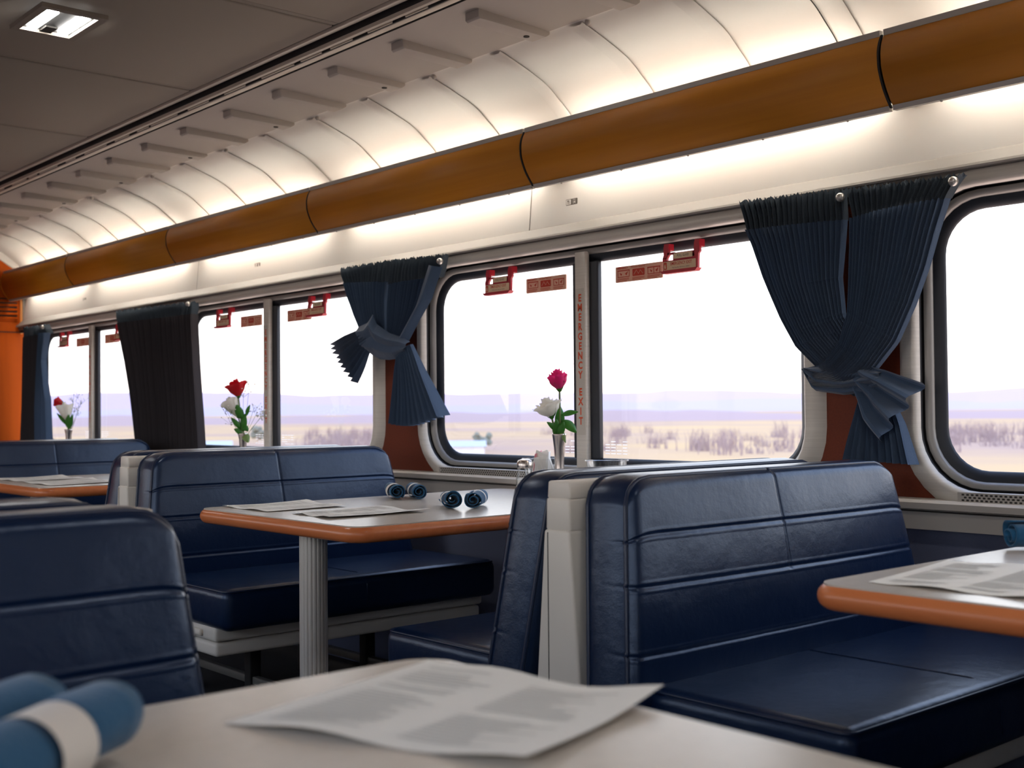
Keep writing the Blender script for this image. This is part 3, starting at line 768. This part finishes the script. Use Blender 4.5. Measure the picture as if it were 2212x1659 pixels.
rose(v1, off(-.018,0,.316), HR*-.22, .030, .066, M['redp'], 'red flared rose in the second window from the left', GF,
     [(off(.0,0,.22), off(-.028,-.01,.285), .019, M['leaf']), (off(.012,0,.235), off(.030,-.01,.280), .010, M['leaf']), (off(-.005,0,.18), off(-.045,-.01,.23), .012, M['leaf']), (off(0,-.01,.20), off(.026,-.02,.175), .014, M['leaf']), (off(.004,-.005,.17), off(.028,-.03,.13), .018, M['leafp'])], .35, 3, 8)
rose(v1, off(-.022,.012,.235), HR*-.55, .024, .085, M['whitep'], 'white furled flower below the red rose', GF,
     [(off(.0,-.005,.165), off(-.030,-.02,.185), .014, M['leaf']), (off(0,0,.17), off(.008,.0,.245), .016, M['leaf'])], .7, 2, 9)
babys_breath(v1, [(-.070,.27),(-.055,.30),(-.045,.26),(.028,.36),(.055,.25),(.075,.235),(.085,.25),(.0,.33),(-.05,.22),(.045,.27),(-.02,.35)], "wispy white baby's breath around the red rose", 4)
v0 = vase(-6.20, 2.36, 'small pale bud vase in the farthest window', .17)
rose(v0, off(-.030,0,.300), HR*-2.2, .020, .050, M['redp'], 'small red bud nodding left in the farthest window', GF, [(off(-.006,0,.19), off(-.058,-.01,.255), .011, M['leaf'])], .1, 3, 12)
rose(v0, off(-.008,.0,.215), HR*-.18, .026, .095, M['whitep'], 'white trumpet flower in the farthest window', GF, [(off(.0,-.005,.17), off(.005,-.02,.245), .020, M['leaf']), (off(.012,0,.18), off(.018,0,.25), .012, M['leaf'])], .7, 2, 13)
babys_breath(v0, [(.02,.33),(.04,.35),(.05,.30),(.045,.26),(.03,.28),(.06,.32),(.035,.38)], "faint baby's breath in the farthest window", 6)

# shaker, tubs and sugar packets by the middle window
sh = empty('glass_shaker', (-2.538,2.27,ZTAB)); tag(sh, 'small glass salt shaker with metal lid, left of the pink rose vase', 'shaker')
MB().lathe([(.024,.0),(.026,.004),(.026,.055),(.021,.078),(.021,.086)], 0, 0, 20).build('jar', M['clear'], sh)
MB().lathe([(.020,.003),(.022,.006),(.022,.05),(.0205,.052)], 0, 0, 20).build('salt', M['salt'], sh)
MB().lathe([(.0225,.084),(.023,.086),(.023,.100),(.020,.106),(.008,.110)], 0, 0, 20).build('lid', M['silver'], sh)
def tub(x, y, label):
    o = empty('plastic_tub', (x,y,ZTAB)); tag(o, label, 'tub', 'clear plastic tubs by the middle window')
    MB().lathe([(.044,.0),(.046,.003),(.0565,.104),(.0565,.108)], 0, 0, 32, cap=False).build('cup', M['clear'], o); MB().lathe([(.0565,.105),(.061,.106),(.061,.109),(.0565,.109)], 0, 0, 32, cap=False).build('rim', M['clear'], o)
    return o
tub(-2.563, 2.362, 'clear plastic tub full of sugar packets, left of the rose vase'); tub(-2.325, 2.385, 'empty clear plastic tub right of the rose vase, by the window bar')
for k in range(9):
    a = 2*PI*k/9; p = MB(); p.box(-.022,.022,-.001,.001,-.034,.034)
    o = p.build('sugar_packet', M['pinkp'] if k == 5 else M['paper'], None, .0008, 1)
    o.location = (-2.563+.018*math.cos(a), 2.362+.018*math.sin(a), ZTAB+(.094 if k % 2 else .082)); o.rotation_euler = (rnd.uniform(-.25,.25), rnd.uniform(-.4,.4), a+PI/2)
    tag(o, 'pink sugar packet standing in the plastic tub' if k == 5 else 'white sugar packet standing in the clear plastic tub', 'packet', 'sugar packets in the tub')

# ------------------------------------------------------------------ curtains
def resample(poly, n):
    P = [Vector(p) for p in poly]; d = [0]
    for a, b in zip(P[:-1],P[1:]): d.append(d[-1]+(b-a).length)
    out = []
    for i in range(n):
        t = d[-1]*i/(n-1); k = 0
        while k < len(d)-2 and d[k+1] < t: k += 1
        f = (t-d[k])/max(d[k+1]-d[k],1e-9); out.append(P[k].lerp(P[k+1],min(f,1)))
    return out
def cloth(left, right, pleats, amp, y0, y1=None, seed=0, header=0., rows=36, bow=0., ruf=0., sag=0., wav=.004, soft=False):
    """pleated sheet between two (x,z) edge lines; y runs y0 (top) to y1 (bottom)"""
    y1 = y0 if y1 is None else y1; R_ = random.Random(seed)
    A, B = resample(left, rows), resample(right, rows); nc = pleats*8+1; out = []
    jit = [R_.uniform(.7,1.3) for _ in range(pleats+2)]; ph = R_.random()*6
    for i in range(rows):
        t = i/(rows-1); row = []; wdt = (B[i]-A[i]).length
        am = (amp if not isinstance(amp, tuple) else amp[0]+(amp[1]-amp[0])*t)
        am = min(am, wdt/max(pleats,1)*.9)
        if header and t < header: am *= .6+.4*t/header
        for j in range(nc):
            s = j/(nc-1); pl = s*pleats; k = int(min(pl,pleats-1)); tri = abs((pl-k)*2-1)*2-1
            tri = math.sin(pl*2*PI) if soft else math.copysign(abs(tri)**.8, tri)
            x = A[i].x+(B[i].x-A[i].x)*s; z = A[i].y+(B[i].y-A[i].y)*s - sag*math.sin(PI*s)*t
            z += ruf*max(0,1-t*14)*math.sin(j*1.9+seed)*R_.uniform(.4,1.0) if i == 0 else 0
            y = y0+(y1-y0)*t - bow*math.sin(PI*s) + am*tri*jit[k] + wav*math.sin(5*s+3*t+ph)*min(1,t*3)
            if header and abs(t-header) < .05: y += .004
            row.append((x,y,z))
        out.append(row)
    m = MB(); m.grid(out, False); return m
def pin(x, z, y, parent): MB().ball((x,y,z), .011, 8).build('snap_knob', M['pin'], parent)
# big crossed pair between the middle and the right window
c3 = empty('tied_curtain', (0,0,0)); tag(c3, 'largest pair of navy pleated curtains crossed and tied in front of the red panel, right', 'curtain', 'navy pleated window curtains')
HZ = lambda pts, a: pts
cloth([(-1.925,1.483),(-1.912,1.43),(-1.905,1.405)], [(-1.603,1.470),(-1.605,1.41),(-1.607,1.395)], 20, .009, 2.470, 2.472, 1, 0, 8, ruf=.006).build('header', M['curtaind'], c3)
cloth([(-1.905,1.407),(-1.885,1.367),(-1.852,1.28),(-1.80,1.171),(-1.757,1.099),(-1.706,1.052),(-1.648,1.005),(-1.60,.975)], [(-1.607,1.397),(-1.616,1.33),(-1.626,1.261),(-1.618,1.17),(-1.580,1.115),(-1.550,1.06),(-1.528,1.03),(-1.518,1.01)], 20, (.009,.004), 2.472, 2.485, 2, 0, 44, .012).build('drape', M['curtain'], c3)
cloth([(-1.597,1.466),(-1.590,1.41),(-1.588,1.395)], [(-1.300,1.458),(-1.322,1.43),(-1.338,1.41)], 20, .009, 2.462, 2.464, 3, 0, 8, ruf=.006).build('header', M['curtaind'], c3)
cloth([(-1.594,1.397),(-1.592,1.33),(-1.593,1.256),(-1.597,1.175),(-1.620,1.105),(-1.660,1.062),(-1.700,1.045)], [(-1.338,1.412),(-1.364,1.339),(-1.388,1.259),(-1.420,1.178),(-1.462,1.096),(-1.522,1.030),(-1.585,.985),(-1.675,.992)], 20, (.009,.004), 2.464, 2.450, 4, 0, 44, .022).build('drape', M['curtain'], c3)
cloth([(-1.700,1.047),(-1.66,1.052),(-1.60,1.04),(-1.54,1.045),(-1.50,1.035)], [(-1.712,1.040),(-1.684,.990),(-1.60,.978),(-1.55,.985),(-1.505,1.000)], 3, .006, 2.445, 2.452, 5, 0, 20, .018, soft=True).build('knot', M['curtain'], c3)
cloth([(-1.545,1.048),(-1.486,1.033),(-1.405,1.002)], [(-1.575,.988),(-1.545,.918),(-1.502,.868)], 3, (.006,.020), 2.444, 2.450, 6, 0, 26, .015, soft=True, wav=.010).build('tail', M['curtain'], c3)
cloth([(-1.57,1.0),(-1.590,.927),(-1.621,.826)], [(-1.50,.985),(-1.462,.910),(-1.430,.818)], 10, (.004,.018), 2.468, 2.466, 7, 0, 30, .006).build('tail', M['curtain'], c3)
pin(-1.605, 1.447, 2.446, c3); pin(-1.316, 1.441, 2.440, c3)
# knotted pair between second and middle windows
c2 = empty('tied_curtain', (0,0,0)); tag(c2, 'navy pleated curtains knotted in a bow beside the middle window', 'curtain', 'navy pleated window curtains')
cloth([(-3.790,1.487),(-3.783,1.455),(-3.775,1.43)], [(-3.470,1.486),(-3.480,1.45),(-3.485,1.41)], 16, .010, 2.472, 2.474, 11, 0, 8, ruf=.007).build('header', M['curtaind'], c2)
cloth([(-3.776,1.432),(-3.757,1.372),(-3.724,1.309),(-3.688,1.256),(-3.66,1.225)], [(-3.485,1.412),(-3.500,1.344),(-3.515,1.238),(-3.50,1.19)], 16, (.010,.005), 2.474, 2.486, 12, 0, 36, .008).build('drape', M['curtain'], c2)
cloth([(-3.468,1.484),(-3.472,1.44),(-3.473,1.40)], [(-3.138,1.472),(-3.155,1.44),(-3.172,1.40)], 16, .010, 2.464, 2.466, 13, 0, 8, ruf=.007).build('header', M['curtaind'], c2)
cloth([(-3.473,1.402),(-3.480,1.35),(-3.487,1.293),(-3.497,1.225),(-3.47,1.18)], [(-3.215,1.402),(-3.250,1.345),(-3.295,1.28),(-3.36,1.21),(-3.40,1.17)], 16, (.010,.005), 2.466, 2.474, 14, 0, 36, .008).build('drape', M['curtain'], c2)
cloth([(-3.225,1.445),(-3.30,1.31),(-3.40,1.20),(-3.47,1.15)], [(-3.150,1.43),(-3.206,1.330),(-3.277,1.260),(-3.338,1.19)], 1, .002, 2.452, 2.448, 15, 0, 30, .010, wav=.002).build('fold', M['curtain'], c2)
cloth([(-3.637,1.258),(-3.578,1.270),(-3.545,1.300),(-3.520,1.262),(-3.44,1.225),(-3.36,1.205),(-3.318,1.188)], [(-3.585,1.168),(-3.550,1.150),(-3.51,1.135),(-3.45,1.130),(-3.40,1.132),(-3.36,1.145),(-3.335,1.155)], 2, .006, 2.440, 2.440, 16, 0, 34, .018).build('knot', M['curtain'], c2)
cloth([(-3.565,1.260),(-3.62,1.252),(-3.70,1.235),(-3.785,1.208)], [(-3.556,1.168),(-3.585,1.135),(-3.615,1.095),(-3.650,1.052)], 9, (.004,.020), 2.440, 2.436, 17, 0, 26, .012).build('tail', M['curtain'], c2)
cloth([(-3.40,1.155),(-3.428,1.044),(-3.465,.908)], [(-3.312,1.180),(-3.262,1.11),(-3.205,1.03),(-3.142,.935)], 11, (.004,.020), 2.446, 2.455, 18, 0, 34, .012, sag=.022).build('tail', M['curtain'], c2)
pin(-3.150, 1.449, 2.444, c2)
# straight dark curtain between the two left windows
c1 = empty('window_curtain', (0,0,0)); tag(c1, 'dark straight-hanging navy curtain between the two left windows', 'curtain', 'navy pleated window curtains')
cloth([(-5.860,1.467),(-5.845,1.43),(-5.828,1.405)], [(-4.990,1.452),(-4.985,1.42),(-4.986,1.395)], 30, .012, 2.474, 2.474, 21, 0, 8, ruf=.008).build('header', M['curtaind'], c1)
cloth([(-5.828,1.407),(-5.743,1.211),(-5.689,1.048),(-5.66,.93),(-5.620,.760)], [(-5.38,1.40),(-5.36,1.21),(-5.33,1.0),(-5.31,.76)], 16, .014, 2.474, 2.48, 22, 0, 30, .006).build('drape', M['curtainb'], c1)
cloth([(-5.40,1.40),(-5.38,1.21),(-5.35,1.0),(-5.33,.76)], [(-4.986,1.397),(-4.98,1.308),(-4.959,1.141),(-4.933,.932),(-4.92,.760)], 15, .014, 2.470, 2.476, 23, 0, 30, .006).build('drape', M['curtainb'], c1)
pin(-5.010, 1.441, 2.448, c1)
# curtain beside the end wall
c0 = empty('window_curtain', (0,0,0)); tag(c0, 'narrow dark blue curtain against the orange end wall', 'curtain', 'navy pleated window curtains')
cloth([(-7.17,1.460),(-7.175,1.43),(-7.18,1.40)], [(-6.790,1.456),(-6.765,1.43),(-6.75,1.405)], 16, .012, 2.466, 2.466, 31, 0, 8, ruf=.008).build('header', M['curtaind'], c0)
cloth([(-7.18,1.402),(-7.19,1.2),(-7.215,1.0),(-7.26,.76)], [(-6.86,1.41),(-6.88,1.2),(-6.93,1.0),(-6.95,.76)], 12, .014, 2.468, 2.474, 32, 0, 26, .006).build('drape', M['curtainb'], c0)
cloth([(-6.87,1.41),(-6.90,1.2),(-6.95,1.0),(-6.97,.76)], [(-6.75,1.407),(-6.81,1.25),(-6.775,1.13),(-6.735,1.03),(-6.715,.76)], 6, .012, 2.452, 2.458, 33, 0, 26, .008).build('drape', M['curtain'], c0)
pin(-6.800, 1.441, 2.440, c0)

# ------------------------------------------------------------------ outside
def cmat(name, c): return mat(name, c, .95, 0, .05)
G0 = -3.4
gm = mat('dry_field', srgb(212, 176, 130), .95, 0, .05, var=((.02,.02,.02), srgb(184, 154, 138), .14))
g = MB(); g.add([(-9000,8,G0),(9000,8,G0),(9000,9000,G0),(-9000,9000,G0)], [(0,1,2,3)]); struct(g.build('ground_outside', gm))
g = MB(); g.add([(-9000,-6,G0),(9000,-6,G0),(9000,-9000,G0),(-9000,-9000,G0)], [(0,1,2,3)]); struct(g.build('ground_outside', gm))
def ridge(name, dist, hmin, hmax, m, seed, depth):
    R_ = random.Random(seed); ph = [R_.random()*6 for _ in range(8)]; rows = [[],[],[],[]]
    n = 240
    for i in range(n+1):
        a = math.radians(-8+106*i/n)            # bearing from the window normal toward the far end
        h = .5+.5*sum(math.sin(a*f*3+ph[k])*g_ for k, (f, g_) in enumerate(((2,.5),(5,.45),(9,.3),(17,.2),(31,.12),(53,.08))))
        h = hmin+(hmax-hmin)*min(1,max(0,h)); s_, c_ = -math.sin(a), math.cos(a)
        for r_, (dd, hh) in enumerate(((0,0),(depth*.4,h*.55),(depth*.7,h),(depth*1.3,0))):
            k = dist+dd; rows[r_].append((s_*k, c_*k, G0+hh if hh else G0-1))
    mb = MB(); mb.grid(rows); return struct(mb.build(name, m))
ridge('mountain_range', 5200, 84, 122, cmat('hazed_mountain', srgb(200, 176, 188)), 3, 2600)  # distance haze painted into the base colour as pale lavender
ridge('hills_beyond', 1500, 9, 20, cmat('blue_haze_hill', srgb(192, 176, 186)), 5, 800)  # hill colour carries the valley haze, no haze volume
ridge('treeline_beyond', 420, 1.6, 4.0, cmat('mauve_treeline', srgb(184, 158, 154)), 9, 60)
for s_, nm in ((1,'mountain_range'),):
    pass
brush = mat('bare_brush', srgb(176, 156, 156), .95, 0, .05)
R_ = random.Random(21)
bb = MB()
for k in range(330):
    d = R_.uniform(112, 215); a = R_.choice((R_.uniform(10, 47), R_.uniform(10, 33), R_.uniform(52.5, 58.5))); a = math.radians(a)
    x = -math.sin(a)*d; y = math.cos(a)*d; h = R_.uniform(.8, 2.6)
    for q in range(22):
        x0 = x+R_.gauss(0,.9); hh = h*R_.uniform(.5,1)
        bb.tube([(x0,y,G0),(x0+R_.gauss(0,.12),y,G0+hh*.6),(x0+R_.gauss(0,.3),y,G0+hh)], [.06,.035,.01], 3, caps=False)
o = bb.build('bare_brush', brush); o['kind'] = 'stuff'; tag(o, 'pale bare brush scattered over the dry field outside', 'brush')
def tree(a, d, h, label):
    x = -math.sin(math.radians(a))*d; y = math.cos(math.radians(a))*d; o = empty('field_tree', (x,y,G0)); tag(o, label, 'tree', 'trees in the field outside')
    MB().tube([(0,0,0),(0,0,h*.5)], [.12*h/3,.05], 6).build('trunk', brush, o)
    t = MB(); R2 = random.Random(int(a*10))
    for k in range(40): t.ball((R2.gauss(0,.2*h),R2.gauss(0,.2*h),h*.5+R2.gauss(0,.17*h)), h*R2.uniform(.08,.2), 5)
    t.build('crown', cmat('grey_green_tree', srgb(140, 142, 132)), o)
tree(50.2, 128, 2.0, 'grey-green round tree in the field seen left of the pink rose'); tree(60.8, 190, 2.4, 'small bluish tree in the field behind the red rose window')
def house(a, d, w_, h, label):
    x = -math.sin(math.radians(a))*d; y = math.cos(math.radians(a))*d; o = empty('field_house', (x,y,G0), math.radians(a)); tag(o, label, 'house', 'pale houses in the field outside')
    MB().box(-w_/2,w_/2,-w_*.3,w_*.3,0,h).build('walls', cmat('pale_house_wall', srgb(232, 230, 236)), o)
    MB().prism([(-w_*.36,h),(w_*.36,h),(0,h*1.7)], 'x', -w_*.55, w_*.55).build('roof', cmat('pale_blue_roof', srgb(196, 202, 210)), o)
house(51.0, 118, 3.6, .8, 'pale house with light blue roof in the field left of the pink rose'); house(63.0, 122, 4, .9, 'pale house with blue roof in the field behind the red rose'); house(70.3, 130, 5, .9, 'low pale shed in the field behind the farthest vase')
